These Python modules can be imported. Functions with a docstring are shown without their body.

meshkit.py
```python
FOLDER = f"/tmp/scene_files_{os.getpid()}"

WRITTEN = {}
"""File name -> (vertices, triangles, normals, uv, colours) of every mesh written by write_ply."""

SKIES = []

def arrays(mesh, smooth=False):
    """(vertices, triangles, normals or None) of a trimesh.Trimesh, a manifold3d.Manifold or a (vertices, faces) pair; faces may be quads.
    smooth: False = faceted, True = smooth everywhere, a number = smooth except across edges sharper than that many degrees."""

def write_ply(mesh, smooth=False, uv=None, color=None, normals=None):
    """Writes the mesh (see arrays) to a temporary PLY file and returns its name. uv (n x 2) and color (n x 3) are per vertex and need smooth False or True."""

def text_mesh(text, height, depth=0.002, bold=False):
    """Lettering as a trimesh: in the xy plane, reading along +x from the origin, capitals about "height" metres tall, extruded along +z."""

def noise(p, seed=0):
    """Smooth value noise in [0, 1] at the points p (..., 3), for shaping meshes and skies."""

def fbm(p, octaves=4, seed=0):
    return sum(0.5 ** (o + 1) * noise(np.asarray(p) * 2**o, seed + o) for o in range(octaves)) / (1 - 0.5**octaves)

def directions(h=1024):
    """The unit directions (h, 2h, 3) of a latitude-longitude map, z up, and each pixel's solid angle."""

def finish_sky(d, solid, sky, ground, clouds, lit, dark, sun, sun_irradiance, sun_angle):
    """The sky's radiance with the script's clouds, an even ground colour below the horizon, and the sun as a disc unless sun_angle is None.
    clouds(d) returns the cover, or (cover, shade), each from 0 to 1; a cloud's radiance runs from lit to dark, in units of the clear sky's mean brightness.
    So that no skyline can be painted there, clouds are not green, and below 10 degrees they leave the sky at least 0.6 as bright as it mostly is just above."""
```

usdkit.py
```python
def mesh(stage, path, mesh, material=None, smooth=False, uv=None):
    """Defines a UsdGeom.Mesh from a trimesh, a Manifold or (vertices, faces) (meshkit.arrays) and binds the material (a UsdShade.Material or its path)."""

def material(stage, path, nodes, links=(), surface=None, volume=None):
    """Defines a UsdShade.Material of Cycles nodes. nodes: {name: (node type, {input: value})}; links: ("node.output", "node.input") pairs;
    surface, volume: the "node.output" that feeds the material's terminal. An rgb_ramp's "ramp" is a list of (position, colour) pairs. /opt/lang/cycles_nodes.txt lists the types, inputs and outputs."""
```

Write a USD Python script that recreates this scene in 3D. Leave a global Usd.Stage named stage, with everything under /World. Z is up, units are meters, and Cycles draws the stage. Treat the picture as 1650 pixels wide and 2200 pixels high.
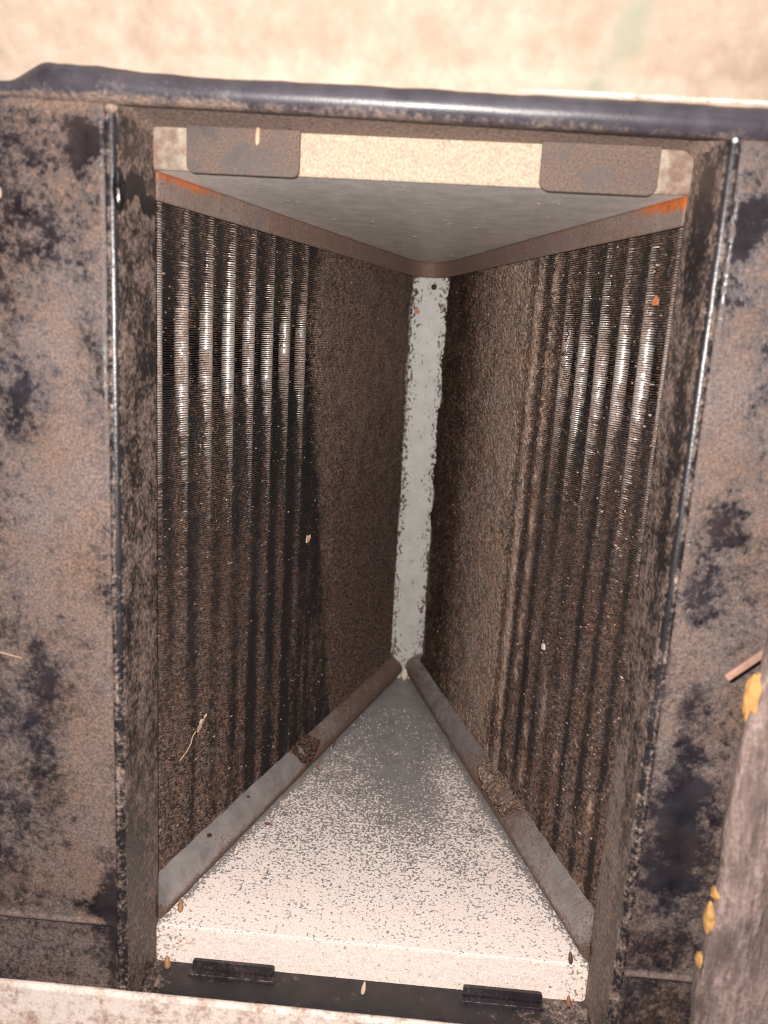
import math, random
import numpy as np, trimesh
import usdkit, meshkit
from meshkit import noise, fbm
from shapely.geometry import Polygon, box as sbox
from pxr import Usd, UsdGeom, UsdLux, UsdShade, Gf, Sdf, Vt

stage = Usd.Stage.CreateInMemory()
UsdGeom.SetStageUpAxis(stage, UsdGeom.Tokens.z)
UsdGeom.SetStageMetersPerUnit(stage, 1.0)
UsdGeom.Xform.Define(stage, '/World')
UsdGeom.Scope.Define(stage, '/World/Looks')
rng = np.random.default_rng(7)
random.seed(7)

# ---------------------------------------------------------------- camera, flash, daylight
CAM = np.array([0.010197, -0.477382, 0.409333])
RIGHT = np.array([0.99641148, 0.06256073, 0.05701159])
UP = np.array([-0.06878807, 0.20605785, 0.97611903])
FWD = np.array([-0.04931903, 0.97653792, -0.20962184])
cam = UsdGeom.Camera.Define(stage, '/World/camera')
m = Gf.Matrix4d(*[float(x) for row in (np.r_[RIGHT, 0], np.r_[UP, 0], np.r_[-FWD, 0], np.r_[CAM, 1]) for x in row])
cam.AddTransformOp().Set(m)
cam.CreateHorizontalApertureAttr(24.0)
cam.CreateFocalLengthAttr(24.0 * 1690 / 1650)
cam.CreateClippingRangeAttr((0.02, 20.0))
cam.CreateFStopAttr(6.0)
cam.CreateFocusDistanceAttr(0.62)
cam.CreateExposureAttr(0.0)

FLASH = 8.6
fl = UsdLux.SphereLight.Define(stage, '/World/flash_lamp')
fl.CreateRadiusAttr(0.004)
fl.CreateNormalizeAttr(True)
fl.CreateIntensityAttr(FLASH)
fl.CreateColorAttr(Gf.Vec3f(1.0, 0.925, 0.875))
fl.AddTranslateOp().Set(Gf.Vec3d(*(CAM - 0.022 * RIGHT + 0.018 * UP)))

day = UsdLux.RectLight.Define(stage, '/World/daylight_opening')
day.CreateWidthAttr(0.9); day.CreateHeightAttr(0.7); day.CreateIntensityAttr(2.4)
day.CreateColorAttr(Gf.Vec3f(0.85, 0.9, 1.0))
_p = np.array([0.1, -1.1, 1.35]); _t = np.array([0.0, -0.06, 0.45])
_z = (_p - _t) / np.linalg.norm(_p - _t); _x = np.cross([0, 0, 1], _z); _x /= np.linalg.norm(_x); _y = np.cross(_z, _x)
day.AddTransformOp().Set(Gf.Matrix4d(*[float(a) for row in (np.r_[_x, 0], np.r_[_y, 0], np.r_[_z, 0], np.r_[_p, 1]) for a in row]))
dome = UsdLux.DomeLight.Define(stage, '/World/ambient')
dome.CreateIntensityAttr(0.02)
dome.CreateColorAttr(Gf.Vec3f(0.85, 0.9, 1.0))

# ---------------------------------------------------------------- helpers
names = {}
def numbered(parent, name):
    k = names.get((parent, name), 0)
    names[(parent, name)] = k + 1
    return name if k == 0 else f'{name}_{k:03d}'

def path_of(parent):
    return '/World' if parent is None else str(parent.GetPath())

def tag(prim, label=None, cat=None, group=None, kind=None):
    for k, v in (('label', label), ('category', cat), ('group', group), ('kind', kind)):
        if v: prim.SetCustomDataByKey(k, v)
    return prim

def thing(name, label, cat, group=None, kind=None):
    x = UsdGeom.Xform.Define(stage, '/World/' + numbered('/World', name))
    return tag(x.GetPrim(), label, cat, group, kind)

def obj(name, mesh, mat, parent=None, smooth=30, **prim):
    """One Mesh prim; prim: per-vertex floats (needs smooth True or False)."""
    pp = path_of(parent)
    if prim:                                                               # drop vertices that no face uses
        v_, f_ = np.asarray(mesh.vertices if hasattr(mesh, 'vertices') else mesh[0]), np.asarray(mesh.faces if hasattr(mesh, 'faces') else mesh[1])
        use, inv = np.unique(f_, return_inverse=True)
        mesh = (v_[use], inv.reshape(f_.shape)); prim = {k: np.asarray(x)[use] for k, x in prim.items()}
    g = usdkit.mesh(stage, pp + '/' + numbered(pp, name), mesh, mat, smooth=smooth)
    for k, v in prim.items():
        UsdGeom.PrimvarsAPI(g).CreatePrimvar(k, Sdf.ValueTypeNames.FloatArray, 'vertex').Set(Vt.FloatArray.FromNumpy(np.asarray(v, np.float32)))
    return g.GetPrim()

def grid_faces(nu, nv, flip=False):
    i, j = np.meshgrid(np.arange(nu - 1), np.arange(nv - 1), indexing='ij')
    a = (i * nv + j).ravel(); b = a + nv; c = b + 1; d = a + 1
    q = np.stack([a, b, c, d], 1)
    if flip: q = q[:, ::-1]
    return np.vstack([q[:, [0, 1, 2]], q[:, [0, 2, 3]]])

def smoothstep(a, b, x):
    t = np.clip((x - a) / (b - a), 0, 1)
    return t * t * (3 - 2 * t)

def slab_box(x0, x1, y0, y1, z0, z1, bevel=0.0006):
    b = trimesh.creation.box((x1 - x0, y1 - y0, z1 - z0))
    b.apply_translation(((x0 + x1) / 2, (y0 + y1) / 2, (z0 + z1) / 2))
    return b

def hull_box(x0, x1, y0, y1, z0, z1, r=0.001):
    pts = []
    for x in (x0 + r, x1 - r):
        for y in (y0 + r, y1 - r):
            for z in (z0 + r, z1 - r):
                s = trimesh.creation.icosphere(1, r)
                pts.append(s.vertices + (x, y, z))
    return trimesh.convex.convex_hull(np.vstack(pts))

def tube(points, radii, n=10):
    """A closed tapered tube along points."""
    p = np.asarray(points, float); r = np.broadcast_to(radii, len(p))
    t = np.gradient(p, axis=0); t /= np.linalg.norm(t, axis=1, keepdims=True)
    a = np.cross(t, [0.31, 0.2, 0.93]); a /= np.linalg.norm(a, axis=1, keepdims=True)
    b = np.cross(t, a)
    th = np.linspace(0, 2 * np.pi, n, endpoint=False)
    v = (p[:, None] + r[:, None, None] * (np.cos(th)[None, :, None] * a[:, None] + np.sin(th)[None, :, None] * b[:, None])).reshape(-1, 3)
    f = []
    for i in range(len(p) - 1):
        for j in range(n):
            k = (j + 1) % n
            f += [[i * n + j, i * n + k, (i + 1) * n + k], [i * n + j, (i + 1) * n + k, (i + 1) * n + j]]
    v = np.vstack([v, p[0], p[-1]]); c0, c1 = len(v) - 2, len(v) - 1
    for j in range(n):
        k = (j + 1) % n
        f += [[c0, k, j], [c1, (len(p) - 1) * n + j, (len(p) - 1) * n + k]]
    mesh = trimesh.Trimesh(v, f, process=False); mesh.fix_normals()
    return mesh

def shell(front, back, closed_caps=True):
    """A thick sheet from two matching vertex grids (nu, nv, 3)."""
    nu, nv = front.shape[:2]
    n = nu * nv
    f0, f1 = grid_faces(nu, nv), grid_faces(nu, nv, True) + n
    idx = np.arange(n).reshape(nu, nv)
    rim = np.r_[idx[:-1, 0], idx[-1, :-1], idx[:0:-1, -1], idx[0, :0:-1]]
    nxt = np.roll(rim, -1)
    side = np.vstack([np.stack([rim, rim + n, nxt], 1), np.stack([nxt, rim + n, nxt + n], 1)])
    return np.vstack([front.reshape(-1, 3), back.reshape(-1, 3)]), np.vstack([f0, f1, side])

# ---------------------------------------------------------------- materials
def twotone(name, lo, hi, noises, bias=0.0, width=0.12, rough=(0.4, 0.9), metal=(0.0, 0.0), bump=0.3, bump_dist=0.0006,
            attr=None, stretch=None, third=None, spec=0.5, fine=900, lo_noise=60, coarse=None, hr=(0.3, 0.7), dim=0.8):
    """Base colour LO (two colours by a soft noise) under a crust HI (two colours), where the sum of NOISES (scale, weight) and the mesh's attribute says so.
    third: (colour, scale, threshold, width, attribute) a further stain on top."""
    nd, ln = {}, []
    lo, hi = (tuple(tuple(min(0.97, c * dim) for c in k) for k in pair) for pair in (lo, hi))
    nd['geo'] = ('geometry', {})
    src = 'geo.position'
    if stretch:
        nd['map'] = ('mapping', {'mapping_type': 'point', 'scale': stretch[0], 'rotation': stretch[1]})
        ln.append((src, 'map.vector')); src = 'map.vector'
    total = None
    for i, (sc, w) in enumerate(noises):
        nd[f'n{i}'] = ('noise_texture', {'scale': sc, 'detail': 5.0, 'roughness': 0.62})
        nd[f'm{i}'] = ('math', {'math_type': 'multiply_add', 'value2': w, 'value3': -0.5 * w})
        ln += [(src, f'n{i}.vector'), (f'n{i}.fac', f'm{i}.value1')]
        if total is None: total = f'm{i}.value'
        else:
            nd[f'a{i}'] = ('math', {'math_type': 'add'})
            ln += [(total, f'a{i}.value1'), (f'm{i}.value', f'a{i}.value2')]
            total = f'a{i}.value'
    if attr:
        nd['at'] = ('attribute', {'attribute': attr})
        nd['aa'] = ('math', {'math_type': 'add'})
        ln += [(total, 'aa.value1'), ('at.fac', 'aa.value2')]
        total = 'aa.value'
    nd['mask'] = ('map_range', {'range_type': 'smoothstep', 'from_min': -bias - width, 'from_max': -bias + width, 'clamp': True})
    ln.append((total, 'mask.value'))
    nd['fn'] = ('noise_texture', {'scale': fine, 'detail': 3.0, 'roughness': 0.6})
    nd['ln'] = ('noise_texture', {'scale': lo_noise, 'detail': 4.0, 'roughness': 0.6})
    nd['lr'] = ('rgb_ramp', {'ramp': [(0.3, lo[0]), (0.7, lo[1])]})
    nd['hr'] = ('rgb_ramp', {'ramp': [(hr[0], hi[0]), (hr[1], hi[1])]})
    nd['mx'] = ('mix_color', {'blend_type': 'mix'})
    ln += [('geo.position', 'fn.vector'), ('geo.position', 'ln.vector'), ('ln.fac', 'lr.fac'), ('fn.fac', 'hr.fac'),
           ('lr.color', 'mx.a'), ('hr.color', 'mx.b'), ('mask.result', 'mx.fac')]
    col = 'mx.result'
    if coarse:                                                             # a slow drift of the crust's hue
        nd['cn'] = ('noise_texture', {'scale': coarse[2], 'detail': 4.0, 'roughness': 0.6})
        nd['cr'] = ('rgb_ramp', {'ramp': [(0.36, coarse[0]), (0.62, coarse[1])]})
        nd['cm'] = ('mix_color', {'blend_type': 'multiply', 'fac': 1.0})
        ln += [('geo.position', 'cn.vector'), ('cn.fac', 'cr.fac'), (col, 'cm.a'), ('cr.color', 'cm.b')]
        col = 'cm.result'
    if third:
        c3, sc3, th3, w3, at3 = third
        nd['n3'] = ('noise_texture', {'scale': sc3, 'detail': 4.0, 'roughness': 0.65})
        ln.append(('geo.position', 'n3.vector')); v3 = 'n3.fac'
        if at3:
            nd['at3'] = ('attribute', {'attribute': at3}); nd['a3'] = ('math', {'math_type': 'add'})
            ln += [('n3.fac', 'a3.value1'), ('at3.fac', 'a3.value2')]; v3 = 'a3.value'
        nd['k3'] = ('map_range', {'range_type': 'smoothstep', 'from_min': th3 - w3, 'from_max': th3 + w3, 'clamp': True})
        nd['mx3'] = ('mix_color', {'blend_type': 'mix', 'b': c3})
        ln += [(v3, 'k3.value'), ('k3.result', 'mx3.fac'), (col, 'mx3.a')]
        col = 'mx3.result'
    nd['ro'] = ('mix_float', {'a': rough[0], 'b': rough[1]})
    nd['me'] = ('mix_float', {'a': metal[0], 'b': metal[1]})
    nd['hb'] = ('math', {'math_type': 'multiply_add', 'value2': 0.5})
    nd['bp'] = ('bump', {'strength': bump, 'distance': bump_dist})
    nd['p'] = ('principled_bsdf', {'specular_ior_level': spec})
    ln += [('mask.result', 'ro.fac'), ('mask.result', 'me.fac'), ('fn.fac', 'hb.value1'), ('mask.result', 'hb.value3'), ('hb.value', 'bp.height'),
           ('ro.result', 'p.roughness'), ('me.result', 'p.metallic'), (col, 'p.base_color'), ('bp.normal', 'p.normal')]
    return usdkit.material(stage, '/World/Looks/' + name, nd, ln, surface='p.BSDF')

def plain(name, col, rough=0.6, metal=0.0, spec=0.5, var=0.25, scale=300):
    return twotone(name, (tuple(c * (1 - var) for c in col), tuple(c * (1 + var) for c in col)), (tuple(c * 0.6 for c in col), col),
                   [(scale, 1.0)], bias=-0.12, rough=(rough, min(1, rough + 0.15)), metal=(metal, metal), spec=spec)

M = {}
M['plastic'] = twotone('dusty_black_plastic', ((0.014, 0.0125, 0.018), (0.050, 0.043, 0.049)), ((0.085, 0.062, 0.055), (0.29, 0.212, 0.178)),
                       [(26, 0.9), (110, 1.05), (340, 1.25), (1300, 0.5)], dim=0.64, bias=-0.03, width=0.36, rough=(0.2, 0.92), bump=0.5, bump_dist=0.0006, attr='dust', fine=650, coarse=((1.04, 0.90, 0.79), (0.98, 1.0, 1.05), 20))
M['plastic_wall'] = twotone('mottled_wall_plastic', ((0.010, 0.009, 0.011), (0.030, 0.025, 0.027)), ((0.10, 0.066, 0.052), (0.46, 0.33, 0.27)),
                       [(34, 0.8), (130, 1.1), (400, 1.2), (1100, 0.6)], bias=-0.04, width=0.24, rough=(0.34, 0.92), bump=0.6, bump_dist=0.0007, attr='dust', fine=420)
M['plastic_bar'] = twotone('worn_black_bar_plastic', ((0.030, 0.027, 0.036), (0.070, 0.063, 0.074)), ((0.10, 0.066, 0.054), (0.34, 0.24, 0.19)),
                       [(30, 0.6), (130, 0.8), (420, 1.1), (1400, 0.7)], bias=-0.05, width=0.3, rough=(0.38, 0.92), bump=0.4, bump_dist=0.0006, attr='dust', fine=650)
M['plastic_tab'] = twotone('dust_coated_tab_plastic', ((0.05, 0.042, 0.045), (0.09, 0.07, 0.06)), ((0.075, 0.05, 0.04), (0.21, 0.145, 0.115)),
                           [(38, 1.6), (160, 0.9), (700, 0.7)], bias=0.06, width=0.28, rough=(0.5, 0.9), bump=0.25, bump_dist=0.0004)
M['fin'] = twotone('dusty_aluminium_fin', ((0.36, 0.33, 0.31), (0.5, 0.46, 0.43)), ((0.013, 0.008, 0.0065), (0.42, 0.295, 0.24)),
                   [(90, 0.5), (500, 0.7), (1400, 0.6)], bias=0.0, width=0.2, rough=(0.38, 0.95), metal=(0.8, 0.0), bump=0.2, attr='dust', fine=380, hr=(0.40, 0.74), coarse=((1.0, 0.76, 0.64), (1.0, 0.94, 0.90), 40),
                   third=((0.010, 0.005, 0.004), 420, 0.62, 0.16, 'grime'))
M['mat'] = twotone('matted_dust', ((0.018, 0.010, 0.008), (0.065, 0.04, 0.031)), ((0.14, 0.10, 0.08), (0.50, 0.38, 0.31)),
                    [(50, 0.5), (260, 0.9), (700, 1.5)], bias=0.0, width=0.3, rough=(0.95, 1.0), bump=0.8, bump_dist=0.0012, attr='dust', fine=520, spec=0.1, coarse=((1.0, 0.88, 0.80), (1.0, 1.0, 1.0), 40))
M['tube'] = twotone('bright_tube_collar', ((0.66, 0.62, 0.59), (0.8, 0.76, 0.73)), ((0.17, 0.12, 0.095), (0.5, 0.39, 0.33)),
                    [(45, 1.0), (260, 1.0), (1100, 0.6)], bias=-0.05, width=0.15, rough=(0.4, 0.9), metal=(0.45, 0.0), bump=0.1, attr='dust')
M['core'] = plain('core_dirt_shade', (0.025, 0.015, 0.011), 0.95, spec=0.1)
M['ceiling'] = twotone('grey_galvanised_ceiling', ((0.58, 0.55, 0.53), (0.80, 0.765, 0.74)), ((0.7, 0.62, 0.54), (0.95, 0.88, 0.8)),
                       [(160, 0.9), (480, 1.1)], dim=0.9, bias=-0.21, width=0.06, rough=(0.5, 0.85), metal=(0.0, 0.0), bump=0.2, fine=600, attr='crust')
M['lip'] = twotone('crusted_cream_lip', ((0.22, 0.19, 0.155), (0.36, 0.31, 0.25)), ((0.34, 0.255, 0.18), (0.60, 0.49, 0.385)),
                   [(120, 0.4), (600, 1.3), (1300, 0.6)], bias=0.2, width=0.22, rough=(0.6, 0.9), bump=0.3, attr='crust', fine=700, third=((0.15, 0.092, 0.066), 150, 0.86, 0.2, 'grime'))
M['floor'] = twotone('zinc_floor_with_crust', ((0.205, 0.19, 0.186), (0.29, 0.27, 0.262)), ((0.66, 0.545, 0.48), (0.97, 0.86, 0.79)),
                     [(40, 0.4), (170, 0.6), (430, 1.7)], dim=1, bias=0.0, width=0.05, rough=(0.5, 0.92), metal=(0.05, 0.0), bump=0.35, bump_dist=0.0005, attr='crust', fine=900,
                     third=((0.55, 0.17, 0.06), 260, 0.98, 0.1, 'rust'))
M['floor_lip'] = twotone('crusted_floor_lip', ((0.20, 0.17, 0.15), (0.29, 0.25, 0.22)), ((0.60, 0.49, 0.42), (0.92, 0.80, 0.73)),
                     [(40, 0.4), (170, 0.6), (430, 1.7)], dim=1, bias=0.0, width=0.08, rough=(0.6, 0.92), bump=0.3, bump_dist=0.0005, attr='crust', fine=900,
                     third=((0.45, 0.16, 0.07), 260, 0.98, 0.1, 'rust'))
M['flange'] = twotone('dusty_metal_flange', ((0.24, 0.20, 0.188), (0.38, 0.33, 0.312)), ((0.09, 0.052, 0.037), (0.29, 0.185, 0.14)),
                      [(30, 1.1), (150, 0.9), (600, 1.0)], bias=0.0, width=0.28, rough=(0.36, 0.9), metal=(0.35, 0.0), bump=0.3, attr='dust', fine=900,
                      third=((0.36, 0.095, 0.020), 170, 0.95, 0.30, 'rust'))
M['flange_rolled'] = twotone('rolled_metal_flange', ((0.27, 0.245, 0.24), (0.46, 0.42, 0.41)), ((0.07, 0.04, 0.028), (0.25, 0.155, 0.115)),  # pale upper and dark lower tones paint the roundness of the roll
                      [(30, 1.1), (150, 0.9), (600, 1.0)], bias=0.0, width=0.28, rough=(0.36, 0.9), metal=(0.35, 0.0), bump=0.3, attr='dust', fine=900,
                      third=((0.36, 0.095, 0.020), 170, 0.95, 0.30, 'rust'))
M['strip'] = twotone('pale_grey_strip_paint', ((0.44, 0.435, 0.41), (0.55, 0.545, 0.51)), ((0.05, 0.033, 0.025), (0.14, 0.1, 0.08)),
                     [(120, 0.6), (380, 1.8)], dim=0.84, bias=-0.23, width=0.06, rough=(0.55, 0.95), bump=0.15, attr='dust', fine=900, stretch=((1.0, 1.0, 0.6), (0, 0, 0)))
M['cover'] = twotone('cream_cover_paint', ((0.20, 0.13, 0.088), (0.29, 0.205, 0.145)), ((0.34, 0.255, 0.19), (0.47, 0.375, 0.30)),
                     [(11, 1.5), (45, 0.7), (170, 0.35)], bias=0.06, width=0.4, rough=(0.6, 0.8), bump=0.1, attr='dust', fine=70, lo_noise=18,
                     third=((0.20, 0.20, 0.15), 30, 0.86, 0.25, 'stain'))
M['sheet'] = twotone('flaking_pale_sheet', ((0.32, 0.19, 0.135), (0.50, 0.35, 0.28)), ((0.66, 0.52, 0.45), (0.82, 0.72, 0.65)),
                     [(45, 1.6), (200, 1.2), (600, 0.6)], dim=0.95, bias=0.10, width=0.25, rough=(0.6, 0.8), bump=0.2, fine=500, lo_noise=70)
M['board'] = twotone('weathered_fibre_board', ((0.055, 0.038, 0.032), (0.14, 0.097, 0.084)), ((0.21, 0.148, 0.128), (0.38, 0.275, 0.242)),
                     [(70, 1.2), (240, 1.0), (700, 0.6)], bias=0.03, width=0.3, rough=(0.9, 0.95), bump=0.8, bump_dist=0.0015, fine=400, stretch=((1.0, 1.0, 0.22), (0, 0.1, 0)))
M['foam'] = plain('yellow_insulation', (0.44, 0.235, 0.075), 0.9)
M['stick'] = plain('pinkish_stick', (0.33, 0.19, 0.14), 0.8)
M['straw'] = plain('dry_straw', (0.40, 0.28, 0.19), 0.8)
M['leaf'] = plain('pale_dry_leaf', (0.52, 0.35, 0.25), 0.8)
M['chip'] = plain('orange_chip', (0.50, 0.18, 0.08), 0.7)
M['husk'] = plain('brown_husk', (0.33, 0.15, 0.075), 0.6)
M['darkhusk'] = plain('dark_brown_husk', (0.12, 0.05, 0.035), 0.6)
M['palehusk'] = plain('pale_husk', (0.6, 0.43, 0.3), 0.7)
M['white'] = plain('white_flake', (0.62, 0.54, 0.49), 0.8, var=0.1)
M['grit'] = plain('cream_grit', (0.8, 0.66, 0.55), 0.9, var=0.2)
M['crumb'] = plain('dull_crumb', (0.42, 0.30, 0.245), 0.9, var=0.45, scale=120)
M['darkpit'] = plain('dark_hole_tone', (0.03, 0.015, 0.011), 0.9)
M['crumb_pale'] = plain('pale_crumb', (0.56, 0.43, 0.36), 0.9, var=0.35, scale=120)
M['tar'] = plain('glossy_black_sealant', (0.008, 0.007, 0.007), 0.14, spec=0.7)
M['bark'] = plain('black_bark', (0.02, 0.014, 0.012), 0.9)
M['screw'] = plain('dark_screw', (0.03, 0.025, 0.022), 0.5, metal=0.5)
M['bead'] = plain('pale_glint_bead', (0.7, 0.8, 0.8), 0.08, spec=0.8, var=0.05)
M['fibre'] = plain('dust_fibre', (0.28, 0.18, 0.13), 0.95)

# ---------------------------------------------------------------- the frame: a black moulding round the opening
X0, X1, ZB, ZT = -0.1568, 0.1450, -0.0285, 0.5215
YF, YI = -0.060, -0.003
frame = thing('access_frame', 'black moulded frame caked in brown dust around the opening', 'frame')

def dustmap(v, blobs, base=0.0):
    """Dust amount at vertices: blobs (x, z, rx, rz, strength) add or take dust on the face seen from the front."""
    out = np.full(len(v), base, float)
    wob = 1.5 * (fbm(v * 110, 4, 3) - 0.5)
    for bx, bz, rx, rz, s in blobs:
        d = np.hypot((v[:, 0] - bx) / rx, (v[:, 2] - bz) / rz) + wob * 1.1
        out += 0.75 * s * (1 - smoothstep(0.35, 1.3, d))
    return out

# the collar: walls of the opening, running back from a rounded front edge
def rounded_rect(x0, x1, z0, z1, radii, seg=8, step=0.004):
    """Perimeter points and outward normals; radii: bl, br, tr, tl."""
    pts, nrm = [], []
    cs = [(x0, z0, radii[0], math.pi), (x1, z0, radii[1], 1.5 * math.pi), (x1, z1, radii[2], 0), (x0, z1, radii[3], 0.5 * math.pi)]
    sx, sz = (1, -1, -1, 1), (1, 1, -1, -1)
    for i, (cx, cz, r, a0) in enumerate(cs):
        ccx, ccz = cx + sx[i] * r, cz + sz[i] * r
        for a in np.linspace(a0, a0 + math.pi / 2, seg):
            pts.append((ccx + r * math.cos(a), ccz + r * math.sin(a))); nrm.append((math.cos(a), math.sin(a)))
    P2, N2 = [], []
    n = len(pts)
    for i in range(n):
        a, b = np.array(pts[i]), np.array(pts[(i + 1) % n]); na, nb = np.array(nrm[i]), np.array(nrm[(i + 1) % n])
        k = max(1, int(np.linalg.norm(b - a) / step))
        for t in np.arange(k) / k:
            P2.append(a + (b - a) * t); q = na + (nb - na) * t; N2.append(q / np.linalg.norm(q))
    return np.array(P2), np.array(N2)

per, nor = rounded_rect(X0, X1, ZB, ZT, (0.002, 0.003, 0.008, 0.002))
prof = [(0.0030, -0.0012), (0.0006, -0.0012), (0.0, -0.0024)]
prof += [(0.0002 * k / 12, -0.0024 - (0.0538 - 0.0004) * k / 12) for k in range(1, 13)]
prof += [(0.0002 + 0.0036 * (1 - math.cos(a)), -0.0564 - 0.0036 * math.sin(a)) for a in np.linspace(0.1, math.pi / 2, 15)]
prof += [(0.0060, -0.0600), (0.0060, -0.0560)]
rows = []
for d, y in prof:
    q = per + nor * d
    rows.append(np.stack([q[:, 0], np.full(len(q), y), q[:, 1]], 1))
V = np.stack(rows, 0)
V = np.concatenate([V, V[:, :1]], 1)
v = V.reshape(-1, 3)
amp = 0.0005 * (fbm(v * 60, 3, 11) - 0.5) * np.repeat(np.r_[0.4, 0.6, [1] * (len(prof) - 4), 0, 0], V.shape[1])
ctr = np.array([(X0 + X1) / 2, 0, 0.25])
v = v + np.stack([np.sign(v[:, 0] - ctr[0]) * amp, 0 * amp, 0 * amp], 1)
edge = np.repeat(np.interp(np.arange(len(prof)), [14, 17, 21, 26, 29, 30], [0, 0.3, 1, 1, 0.3, 0.1]), V.shape[1])          # worn, dust-free front edge
sidewall = (np.abs(v[:, 2] - 0.247) < 0.268)
dust = np.full(len(v), 0.06)
dust -= 0.48 * edge * sidewall * (0.25 + 0.75 * smoothstep(0.08, 0.34, v[:, 2]))
tarx = (v[:, 0] < -0.15)
for zz, yy, rz, ry, s in ((0.4845, -0.034, 0.006, 0.016, -1.7), (0.479, -0.014, 0.005, 0.012, -1.7), (0.505, -0.048, 0.010, 0.005, -0.4), (0.40, -0.02, 0.03, 0.02, -0.2),
                          (0.22, -0.046, 0.05, 0.012, -0.14), (0.10, -0.046, 0.08, 0.012, -0.12)):
    dd = np.hypot((v[:, 2] - zz) / rz, (v[:, 1] - yy) / ry) + (fbm(v * 140, 3, 5) - 0.5)
    dust += tarx * s * (1 - smoothstep(0.6, 1.1, dd))
right = v[:, 0] > 0.14
for zz, yy, rz, ry, s in ((0.47, -0.03, 0.04, 0.02, -0.28), (0.36, -0.040, 0.08, 0.012, -0.24), (0.27, -0.042, 0.05, 0.012, -0.14), (0.15, -0.042, 0.06, 0.012, -0.10), (0.08, -0.02, 0.1, 0.02, 0.2)):
    dd = np.hypot((v[:, 2] - zz) / rz, (v[:, 1] - yy) / ry) + (fbm(v * 120, 3, 6) - 0.5)
    dust += right * s * (1 - smoothstep(0.6, 1.1, dd))
dust += 0.30 * (v[:, 2] > 0.517)                                          # dusty underside of the top
bot = v[:, 2] < -0.022
dust = np.where(bot, -0.42 + 0.45 * smoothstep(0.06, 0.13, v[:, 0]) + 0.3 * smoothstep(-0.13, -0.155, v[:, 0]), dust)
obj('collar', (v, grid_faces(V.shape[0], V.shape[1])), M['plastic_wall'], frame, smooth=True, dust=dust)

def face_panel(name, xa, xb, blobs, base, ledge=0.044, ztop=0.521, zlow=-0.075):
    xs = np.linspace(xa, xb, 60)
    zs = np.r_[np.linspace(zlow, ledge - 0.006, 26), np.linspace(ledge - 0.005, ledge + 0.006, 16), np.linspace(ledge + 0.008, ztop, 190)]
    X, Z = np.meshgrid(xs, zs, indexing='ij')
    away = np.abs(X - xa)
    Y = np.full_like(X, YF - 0.0002)
    rec = 1 - smoothstep(ledge - 0.0030, ledge - 0.0012, Z)                # the lower part steps back under a lip
    lip = np.exp(-((Z - ledge - 0.0008) / 0.0016) ** 2)
    k = smoothstep(0.0, 0.008, away)
    Y = Y + 0.0065 * rec * k - 0.0014 * lip * k
    Y = Y - 0.0012 * (fbm(np.stack([X * 14, Z * 9, X * 0], -1), 3, 21) - 0.5) * k - 0.0005 * (fbm(np.stack([X * 160, Z * 160, X * 0], -1), 3, 22) - 0.5) * k
    F = np.stack([X, Y, Z], -1); B = np.stack([X, Y + 0.003, Z], -1)
    vv, ff = shell(F, B)
    d = dustmap(vv, blobs, base)
    d -= 0.06 * (1 - smoothstep(0.0015, 0.006, np.abs(vv[:, 0] - xa)))
    d += 0.35 * np.exp(-((vv[:, 2] - ledge - 0.001) / 0.003) ** 2)
    return obj(name, (vv, ff), M['plastic'], frame, smooth=True, dust=d)

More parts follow.
